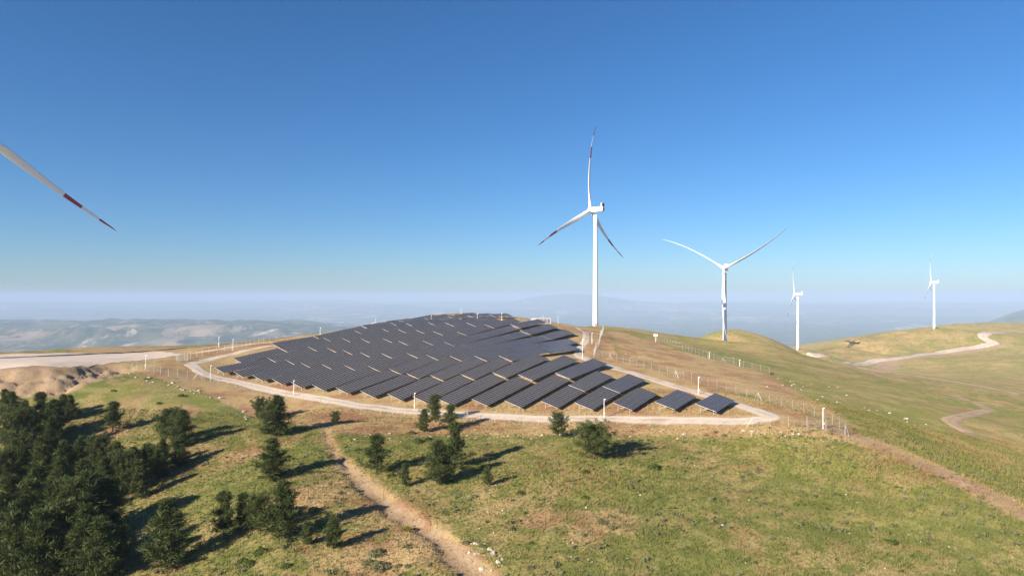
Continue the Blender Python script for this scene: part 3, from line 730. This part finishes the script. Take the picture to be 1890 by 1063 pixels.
pole(269, 681, 5.0, 'white camera pole inside the fenced grassy corner')
pole(1289, 727, 5.0, 'white camera pole beside the climbing gravel road and dry slope')
pole(1519, 791, 5.0, 'white camera pole in the fence corner beyond the road bend')
for (px, py) in [(404,641),(430,646)]: pole(px, py, 4.6, 'white camera pole between the two pale roads')
pole(1075, 662, 7.4, 'tall thin lamp pole at the bend of the climbing road'); pole(1092.5, 634, 4.8, 'white camera pole below the tall turbine foot')
for (px, py) in [(693,604),(796,596),(881,595),(926,595),(851,583),(1002,596),(1030,597),(591,622)]: pole(px, py, 4.6, 'white camera pole on the hilltop along the back fence')
for (px, py) in [(1309,662),(1365,676)]: pole(px, py, 3.0, 'short white post along the green slope fence')

# transformer cabin on the hilltop
x, y = 16.2, 384.0
tc = add('transformer_cabin', None, loc=(x, y, G(x, y) - 0.1), label='pale metal transformer cabin with grey louvres on the hilltop', cat='cabin')
mb = MB(); mb.box((0, 0, 1.5), (11, 3.2, 3.0)); add('cabin_wall', mb.mesh('cabin_wall', M_CABIN), tc)
mb = MB(); mb.box((0, 0, 3.08), (11.3, 3.5, 0.16)); add('roof', mb.mesh('roof', M_CONC), tc)
me_l = MB(); me_l.box((0, 0, 0), (1.75, 0.08, 2.5))
for i in range(9): me_l.box((0, -0.06, -1.05 + i * 0.26), (1.6, 0.06, 0.05), None, 1)
me_l = me_l.mesh('louvre_door', [M_LOUV, M_DARK])
for i in range(4): add('louvre_door', me_l, tc, (-1.6 + i * 1.95, -1.64, 1.5))
x, y = hit(691, 605)
tb = add('equipment_cabinet', None, loc=(x, y, G(x, y)), label='small grey equipment cabinet at the back corner of the field', cat='cabinet')
mb = MB(); mb.box((0, 0, 1.3), (3.0, 1.6, 2.6)); add('body', mb.mesh('body', M_LOUV), tb); mb = MB(); mb.box((0, 0, 2.66), (3.3, 1.9, 0.12)); add('roof', mb.mesh('roof', M_CONC), tb)
mb = MB(); mb.box((-.7, -.83, 1.25), (1.2, .06, 2.2)); mb.box((.7, -.83, 1.25), (1.2, .06, 2.2)); add('door', mb.mesh('door', M_CABIN), tb)
x, y = hit(1210, 631)
tb = add('electric_cabinet', None, loc=(x, y, G(x, y)), label='white electric cabinet on a post where the green slope fence begins', cat='cabinet')
mb = MB(); mb.box((0, 0, 1.6), (0.35, 0.35, 3.2)); add('post', mb.mesh('post', M_CONC), tb); mb = MB(); mb.box((0, 0, 3.6), (1.9, 1.2, 1.2)); add('box', mb.mesh('box', M_POLE), tb)
mb = MB(); mb.box((0, 0, 4.25), (2.1, 1.4, .1)); add('roof', mb.mesh('roof', M_CONC), tb)
x, y = hit(336, 666)
gt = add('steel_gate', None, loc=(x, y, G(x, y)), label='grey steel gate standing where the road enters the solar field', cat='gate')
mb = MB()
for sx in (-2.2, 2.2): mb.box((sx, 0, 1.3), (.14, .14, 3.0))
add('gate_frame', mb.mesh('gate_frame', M_STEEL), gt)
barm = box_mesh('bar', (0, 0, 1.2), (.05, .05, 2.1), M_STEEL)
for i in range(12): add('bar', barm, gt, (-2.0 + i * .36, 0, 0))
for zz in (.2, 2.2): add('rail', box_mesh('rail', (0, .06, zz), (4.3, .06, .08), M_STEEL), gt)

# ------------------------------------------------------------------ pines
def pine_meshes(seed, style):
    r = random.Random(seed); H = 7.0
    tk = MB(); lean = (r.uniform(-.25, .25), r.uniform(-.25, .25))
    tp = lambda f: Vector((lean[0] * f * f + .08 * math.sin(4 * f + seed), lean[1] * f * f, H * f))
    tk.tube([tp(f) - Vector((0, 0, .5 if f == 0 else 0)) for f in (0, .15, .35, .6, .8, .97)], [.17, .13, .11, .08, .05, .015], 7)
    TV = []; TT = []
    def tuft(c, size, outd, k=15):
        for _ in range(k):
            d = Vector((r.gauss(0, 1), r.gauss(0, 1), r.gauss(0, 1))).normalized() + outd * 0.7 + Vector((0, 0, .45)); d.normalize()
            sd = d.orthogonal().normalized(); sd = Matrix.Rotation(r.uniform(0, 6.28), 3, d) @ sd
            L = size * r.uniform(.6, 1.15); wv = L * r.uniform(.08, .14); o = c + Vector((r.gauss(0, 1), r.gauss(0, 1), r.gauss(0, .7))) * size * .28
            b = len(TV); TV.extend([tuple(o - sd * wv * .5), tuple(o + sd * wv * .5), tuple(o + d * L + sd * wv * .3), tuple(o + d * L - sd * wv * .3)]); TT.extend([(b, b+1, b+2), (b, b+2, b+3)])
    nb, lo, wid, prof = {'cone': (64, .05, 2.45, lambda f: (1 - f) ** .75 * min(1, .45 + f * 2.4)),
                         'round': (66, .14, 3.3, lambda f: math.sqrt(max(0.03, 1 - ((f - .52) / .5) ** 2))),
                         'tall': (54, .08, 2.1, lambda f: (1 - f) ** .6 * min(1, .4 + f * 2)),
                         'layer': (54, .12, 2.6, lambda f: (1 - f) ** .55 * (0.65 + .35 * math.sin(f * 17)))}[style]
    for i in range(nb):
        f = lo + (0.97 - lo) * ((i + r.uniform(0, 1)) / nb); a = i * 2.39996 + r.uniform(-.5, .5)
        L = max(.25, wid * prof(f) * r.uniform(.45, 1.3)); up = .15 + .55 * f + r.uniform(-.1, .15)
        d = Vector((math.cos(a), math.sin(a), up)).normalized(); p0 = tp(f)
        p1 = p0 + d * L * .55 + Vector((0, 0, -.05 * L)); p2 = p0 + d * L + Vector((0, 0, .10 * L))
        tk.tube([p0, p1, p2], [.045 * (1.15 - f), .03 * (1.15 - f), .008], 4, 0, False)
        nt_ = max(2, int(3 + L * 2.6))
        for j in range(nt_):
            g = .30 + .72 * (j + r.uniform(0, 1)) / nt_
            pos = p0.lerp(p1, g / .55) if g < .55 else p1.lerp(p2, (g - .55) / .45)
            pos = pos + Vector((r.gauss(0, 1), r.gauss(0, 1), r.gauss(0, .6))) * .15 * L ** .5
            tuft(pos, r.uniform(.38, .60), d, 21)
    for _ in range(4): tuft(tp(.98), .4, Vector((0, 0, 1)), 12)
    return tk.mesh('trunk', M_BARK, True), tri_mesh('crown', TV, TT, M_NEEDLE)
PINES = {s: [pine_meshes(i * 13 + j, s) for j in range(3)] for i, s in enumerate(('cone', 'round', 'tall', 'layer'))}
def pine(px, py, hp, style, label, group=None, wide=1.0, var=None):
    x, y = hit(px, min(py, 1062)) if py <= 1063 else (lambda h: (h[0], h[1] - (py - 1063) * 0.06))(hit(px, 1062))
    h = 1.08 * hp / F_PX * y; v = random.choice(PINES[style]) if var is None else PINES[style][var]; s = h / 7.2
    o = add('pine_tree', None, loc=(x, y, G(x, y)), label=label, cat='pine tree', group=group)
    o.rotation_euler = (0, 0, random.uniform(0, 6.28)); o.scale = (s * wide * 1.15, s * wide * 1.15, s)
    add('trunk', v[0], o); add('crown', v[1], o)
G1 = 'pines standing singly on the open slope'
for (px, py, hp, st, wd, lab) in [
    (1097,847,54,'round',1.12,'broad round crowned pine standing alone in the open grass below the gravel loop'),
    (1031,808,38,'round',.72,'small leaning pine with rounded top on the dry bank next to broad round pine'),
    (508,804,64,'cone',1.35,'bushy pine on the dry bank edge with a smaller pine leaning into it'),
    (482,776,34,'round',.8,'smaller pine pressed against the bushy pine on the dry bank'),
    (501,884,66,'cone',1.15,'solitary conical pine on the slope left of the eroded gully'),
    (695,873,62,'layer',1.2,'dense dark pine right beside the upper gully'),
    (748,898,37,'tall',.9,'slim young pine beside the gully below the dense dark pine'),
    (803,779,44,'layer',1.1,'flat topped pine against the gravel road at the dry bank'),
    (782,797,36,'tall',1.2,'slim pine on the dry bank next to the flat topped pine'),
    (832,792,40,'layer',1.05,'pine on the dry bank above the tall forked pair'),
    (838,864,74,'layer',1.0,'tall open pine behind the pale green conical pine in the centre clump'),
    (811,893,70,'cone',1.1,'pale green conical pine in front of the tall open pine'),
    (900,896,32,'tall',.9,'lone sapling pine in the grass away from the centre clump'),
    (619,784,20,'round',.75,'very small bushy pine at the head of the gully'),
    (614,1013,52,'tall',1.0,'slender pine closest to the gully below the row of pines'),
    (567,1005,38,'cone',.9,'short young pine beside the largest pine of the lower row'),
    (525,993,92,'cone',1.0,'largest pine of the lower row, dense and pointed'),
    (479,985,58,'round',.75,'rounded pine in the lower row next to the largest pine'),
    (450,978,60,'layer',.9,'dark pine in the middle of the lower row'),
    (413,992,74,'layer',1.0,'open branched pine at the forest end of the lower row'),
    (307,1048,108,'cone',1.0,'big bushy pine standing apart in front of the dense stand'),
    (208,795,47,'layer',1.2,'flat layered pine in the clearing under the crane pad bank'),
    (334,824,58,'cone',1.2,'bushy pine at the upper tip of the dense stand'),
    (315,816,50,'round',.8,'rounded pine touching the bushy pine at the stand tip'),
    (328,861,46,'cone',1.2,'dark pine at the grassy edge of the stand below its tip'),
    (164,1003,116,'layer',1.0,'tall pine with a pale bare trunk at the edge of the dense stand')]:
    pine(px, py, hp * 1.08, st, lab, G1, wd * 1.05)
stand = [(20,790,60),(45,800,55),(75,788,58),(100,806,62),(60,832,70),(25,838,70),(95,835,60),(130,775,42),(8,768,45),(118,768,36),
    (150,872,60),(185,876,62),(120,892,70),(215,880,58),(245,893,62),(270,884,58),(292,884,54),(225,915,68),(255,918,62),(190,922,70),(150,925,70),(80,900,70),
    (40,905,75),(10,912,70),(110,932,75),(300,860,46),(20,972,85),(60,985,90),(100,976,85),(138,1003,100),(195,985,92),(30,1040,100),(80,1052,110),
    (122,1066,125),(165,1078,120),(210,1052,70),(5,1010,90),(50,1110,120),(100,1130,130),(0,1090,110),(70,940,75),(30,870,60),(70,868,55),(200,1100,110)]
for i, (px, py, hp) in enumerate(stand):
    pine(px, py, hp * 1.04, ('cone', 'cone', 'layer', 'tall', 'cone', 'round')[i % 6], 'dark pine crowded among others in the dense stand below the crane pad', 'pines of the dense stand', (1.0, .95, 1.0, 1.2, .95, .75)[i % 6])

# ------------------------------------------------------------------ bushes
def bush_mesh(seed, m, R=1.0, n=420, leaf=.2, flat=.7):
    r = np.random.default_rng(seed); a = r.uniform(0, 2*np.pi, n); u = r.uniform(0, 1, n); rad = R * (0.72 + 0.3 * r.uniform(0, 1, n)) * (1 + .2 * np.sin(3 * a + seed))
    z = u * flat * R; c = np.stack([rad * np.sqrt(np.maximum(0, 1 - u * u)) * np.cos(a), rad * np.sqrt(np.maximum(0, 1 - u * u)) * np.sin(a), z], 1)
    d = r.normal(size=(n, 3)) + c / R * .8; d /= np.linalg.norm(d, axis=1)[:, None]; s = np.cross(d, r.normal(size=(n, 3))); s /= np.linalg.norm(s, axis=1)[:, None] + 1e-9
    L = leaf * r.uniform(.6, 1.3, n)[:, None]
    V = np.stack([c - s * L * .35, c + s * L * .35, c + d * L], 1).reshape(-1, 3); return V
def bush_obj(seed, m):
    V = bush_mesh(seed, m); T = np.arange(len(V)).reshape(-1, 3); return tri_mesh('foliage', V, T, m)
BUSH = [bush_obj(i, M_BUSH) for i in range(3)]; BUSHG = [bush_obj(i + 5, M_SAGE) for i in range(2)]; BUSHY = [bush_obj(9, M_YELLOW)]
mb = MB(); mb.tube([(0, 0, -.2), (0, 0, .45)], [.06, .03], 6); mb.tube([(0, 0, .1), (.3, .1, .5)], [.03, .01], 5); mb.tube([(0, 0, .1), (-.2, .2, .5)], [.03, .01], 5); ME_STEM = mb.mesh('stem', M_BARK)
def bush(px, py, wpx, lib, label, group):
    x, y = hit(px, py); s = wpx / F_PX * y / 2
    o = add('bush', None, loc=(x, y, G(x, y) - .05 * s), label=label, cat='bush', group=group); o.scale = (s, s, s); o.rotation_euler = (0, 0, random.uniform(0, 6))
    add('foliage', random.choice(lib), o); add('stem', ME_STEM, o)
for (px, py, w_) in [(722,879,16),(770,816,20),(790,812,16),(760,800,14),(661,831,12),(579,942,20),(482,1020,26),(459,1042,24),(448,1036,18),(527,1046,20),(960,911,16),(1080,872,16),(1079,919,14),(270,700,8),(335,731,12),(210,722,10),(293,745,10),(1054,807,10)]:
    bush(px, py, w_, BUSH, 'low bright green bush in the grass around the gully and pines', 'low green bushes')
bush(1207,865,24, BUSH, 'rounded bright green bush alone in the grass beyond the broad round pine', 'low green bushes')
bush(1647,1002,20, BUSH, 'dark green cushion bush alone in the wide lawn', 'low green bushes')
bush(1424,691,8, BUSH, 'dark bush on the green slope at the end of the slope fence', 'low green bushes')
bush(750,978,22, BUSHY, 'yellow flowering broom bush at the gully edge', 'low green bushes')
for (px, py, w_) in [(695,1022,28),(700,1048,34),(680,1040,22),(735,1045,14),(752,1046,14),(860,1003,16),(890,1008,12),(1110,965,18),(1130,975,16)]:
    bush(px, py, w_, BUSHG, 'grey green cushion shrub on the bare soil near the gully', 'grey cushion shrubs')

# ------------------------------------------------------------------ rocks
def rock_mesh(seed):
    r = np.random.default_rng(seed); mb = []; n, mlat = 9, 6; V = [(0, 0, .55)]
    for i in range(1, mlat):
        ph = math.pi * i / mlat
        for k in range(n):
            a = 2 * math.pi * k / n; q_ = 1 + r.uniform(-.28, .28); V.append((math.cos(a) * math.sin(ph) * q_ * .75, math.sin(a) * math.sin(ph) * q_ * .6, math.cos(ph) * q_ * .5))
    V.append((0, 0, -.5)); Fc = [(0, 1 + k, 1 + (k + 1) % n) for k in range(n)]
    for i in range(mlat - 2):
        for k in range(n): a = 1 + i*n + k; b = 1 + i*n + (k+1) % n; Fc.append((a, a + n, b + n, b))
    e = len(V) - 1; s0 = 1 + (mlat - 2) * n; Fc += [(e, s0 + (k+1) % n, s0 + k) for k in range(n)]
    return mesh_from('rock', V, Fc, [M_ROCK])
ROCKS = [rock_mesh(i) for i in range(5)]
def rock(x, y, s, label, group):
    o = add('rock', random.choice(ROCKS), loc=(x, y, G(x, y) + s * random.uniform(-.12, .12)), label=label, cat='rock', group=group); o.scale = (s, s, s * random.uniform(.6, 1)); o.rotation_euler = (random.uniform(-.3, .3), random.uniform(-.3, .3), random.uniform(0, 6.28))
def rocks_along(line, n, spread, smin, smax, label, group):
    P = np.array(smooth(hits(line), 6)); L = np.concatenate([[0], np.cumsum(np.hypot(*np.diff(P, axis=0).T))])
    for _ in range(n):
        s = random.uniform(0, L[-1]); x = np.interp(s, L, P[:, 0]) + random.gauss(0, spread); y = np.interp(s, L, P[:, 1]) + random.gauss(0, spread)
        rock(x, y, smin + (smax - smin) * random.random() ** 2.5, label, group)
rocks_along([(190,685),(260,697),(330,715),(400,738),(440,762),(475,775)], 55, 1.3, .3, .95, 'pale rock in the rubble line under the gate corner', 'rubble under the gate corner')
rocks_along([(640,802),(720,806),(800,808),(880,806),(960,805),(1040,804),(1150,804),(1280,806)], 70, 1.6, .25, .75, 'pale rock in the rubble along the lower edge of the dry bank', 'rubble along the dry bank')
rocks_along([(1355,792),(1385,797),(1440,800),(1520,806)], 22, 1.4, .3, .8, 'pale rock on the dry bank below the road bend', 'rubble below the road bend')
rocks_along([(1455,700),(1480,720),(1500,735)], 45, 7, .2, .65, 'white rock scattered on the green slope above the fence', 'white rocks on the green slope')
rocks_along([(1165,653),(1190,662),(1215,667)], 16, 2.5, .25, .6, 'pale rock on the dry slope below the tall turbine', 'rocks on the dry slope')
rocks_along([(1620,760),(1680,775),(1705,786)], 14, 4, .3, 1.0, 'pale boulder on the steep green hillside', 'boulders on the hillside')
rocks_along([(870,995),(895,1020),(915,1050)], 22, 1.2, .25, .9, 'pale boulder on the right bank of the gully', 'boulders on the gully bank')
for _ in range(70):
    px = random.uniform(880, 1880); py = random.uniform(850, 1055); x, y = hit(px, py); rock(x, y, random.uniform(.12, .32), 'small white stone lying in the open lawn', 'stones in the lawn')

# ------------------------------------------------------------------ small ground cover (nobody could count it)
def scatter(n, ymin, ymax, xm=0.80):
    y = np.sqrt(rng.uniform(ymin ** 2, ymax ** 2, n)); x = rng.uniform(-xm, xm, n) * y; return x, y
def masks_at(x, y):
    i = np.clip(np.searchsorted(AX, x) - 1, 0, nx - 2); j = np.clip(np.searchsorted(AY, y) - 1, 0, ny - 2); return dry[j, i], bare[j, i], lush[j, i]
RD = np.array(smooth(PERIM, 6)); 
def off_road(x, y, w_=3.6):
    d, _, _ = seg_dist(x, y, [tuple(p) for p in RD[:90]]); return d > w_
x, y = scatter(150000, 94, 205)
dm, bm_, lm = masks_at(x, y); pn = fbm(x / 3.2, y / 3.2, 91, 3)
keep = (rng.uniform(0, 1, len(x)) < (1.05 - bm_ * 1.2) * (1 - .45 * dm) * (0.45 + 0.9 * pn)) & off_road(x, y)
x, y, dm, bm_, lm = x[keep], y[keep], dm[keep], bm_[keep], lm[keep]; n = len(x)
B5 = 3; xx = np.repeat(x, B5) + rng.normal(0, .14, n * B5); yy = np.repeat(y, B5) + rng.normal(0, .14, n * B5); zz = samp(xx, yy)
hgt = rng.uniform(.12, .36, n * B5) * np.repeat(1 + .5 * lm, B5); ang = rng.uniform(0, 2 * np.pi, n * B5); wd = rng.uniform(.05, .13, n * B5)
lx, ly = rng.normal(0, .12, n * B5), rng.normal(0, .12, n * B5)
V = np.stack([np.stack([xx - np.cos(ang) * wd, yy - np.sin(ang) * wd, zz - .04], 1), np.stack([xx + np.cos(ang) * wd, yy + np.sin(ang) * wd, zz - .04], 1), np.stack([xx + lx, yy + ly, zz + hgt], 1)], 1).reshape(-1, 3)
rp = lambda v: np.repeat(v, B5 * 3)
gm = tri_mesh('grass', V, np.arange(len(V)).reshape(-1, 3), M_GRASS, {'dry': rp(dm), 'bare': rp(bm_ * .5), 'lush': rp(lm), 'vary': rp(rng.uniform(0, 1, n) ** 1.5)})
add('grass', gm, label='short green and dry grass covering the near slope', cat='grass', kind='stuff')

def cushions(n, name, m, label, ymin, ymax, smin, smax, sel, leafn=34, flat=.55):
    x, y = scatter(n * 6, ymin, ymax); dm, bm_, lm = masks_at(x, y); cl = fbm(x / 9, y / 9, 55, 3)
    k = np.where(sel(x, y, cl, bm_) & off_road(x, y, 5))[0][:n]; x, y = x[k], y[k]; z = samp(x, y)
    libs = [bush_mesh(200 + i, m, 1.0, leafn, .75, flat) for i in range(6)]; out = []
    for i in range(len(x)):
        s = rng.uniform(smin, smax); a = rng.uniform(0, 6.28); L = libs[i % 6]; c, sn = math.cos(a), math.sin(a)
        out.append(np.stack([(L[:, 0] * c - L[:, 1] * sn) * s + x[i], (L[:, 0] * sn + L[:, 1] * c) * s + y[i], L[:, 2] * s + z[i] - .03], 1))
    V = np.concatenate(out); add(name, tri_mesh(name, V, np.arange(len(V)).reshape(-1, 3), m), label=label, cat='shrubs', kind='stuff')
cushions(1000, 'cushion_shrubs', M_SAGE, 'low grey green cushion plants dotted through the near grass', 95, 165, .22, .6, lambda x, y, c, b: (c > .5) & (b < .5))
cushions(350, 'green_tussocks', M_BUSH, 'small bright green tussocks dotted through the near grass', 95, 190, .15, .4, lambda x, y, c, b: (c < .5) & (b < .4))
# flower stalks
x, y = scatter(9000, 96, 172); cl = fbm(x / 12, y / 12, 66, 3); ux = x / y
k = np.where(((cl > .53) & (ux > -.45)) & off_road(x, y, 12))[0][:1900]; x, y = x[k], y[k]; z = samp(x, y); n = len(x)
h = rng.uniform(.45, 1.25, n); w0 = .045; out = []
for a in (0, 1.05, 2.1):
    c, s = math.cos(a) * w0, math.sin(a) * w0
    p = [np.stack([x - c, y - s, z - .05], 1), np.stack([x + c, y + s, z - .05], 1), np.stack([x + c * .7, y + s * .7, z + h], 1), np.stack([x - c * .7, y - s * .7, z + h], 1)]
    out += [np.stack([p[0], p[1], p[2]], 1), np.stack([p[0], p[2], p[3]], 1)]
V = np.concatenate(out).reshape(-1, 3)
add('flower_stalks', tri_mesh('flower_stalks', V, np.arange(len(V)).reshape(-1, 3), M_STALK), label='pale upright flower stalks standing in patches of the grass', cat='plants', kind='stuff')

# ------------------------------------------------------------------ haze
hm = bpy.data.materials.new('haze'); hm.use_nodes = True; ht = hm.node_tree; ht.nodes.clear()
ho = ht.nodes.new('ShaderNodeOutputMaterial'); pv = ht.nodes.new('ShaderNodeVolumePrincipled')
pv.inputs['Color'].default_value = (0.44, 0.595, 0.82, 1); pv.inputs['Density'].default_value = 6.8e-5; pv.inputs['Anisotropy'].default_value = -0.08
ht.links.new(pv.outputs[0], ho.inputs['Volume'])
zb = float(GZ.min()) - 1.0; zt = 150.0; X0, X1, Y0, Y1 = AX[0] - 500, AX[-1] + 500, AY[0] - 500, AY[-1] + 500
mb = MB(); mb.box(((X0+X1)/2, (Y0+Y1)/2, (zb+zt)/2), (X1-X0, Y1-Y0, zt-zb))
add('haze', mb.mesh('haze', hm), label='pale blue haze filling the air over the plain', kind='stuff')
print('tables', ntab, 'ground', len(GX.ravel()), 'T1 z', G(64.2, 525), 'T0', G(-207.4, 268), 'T2', G(199.6, 640), 'T3', G(464, 1108), 'T4', G(804, 1300))
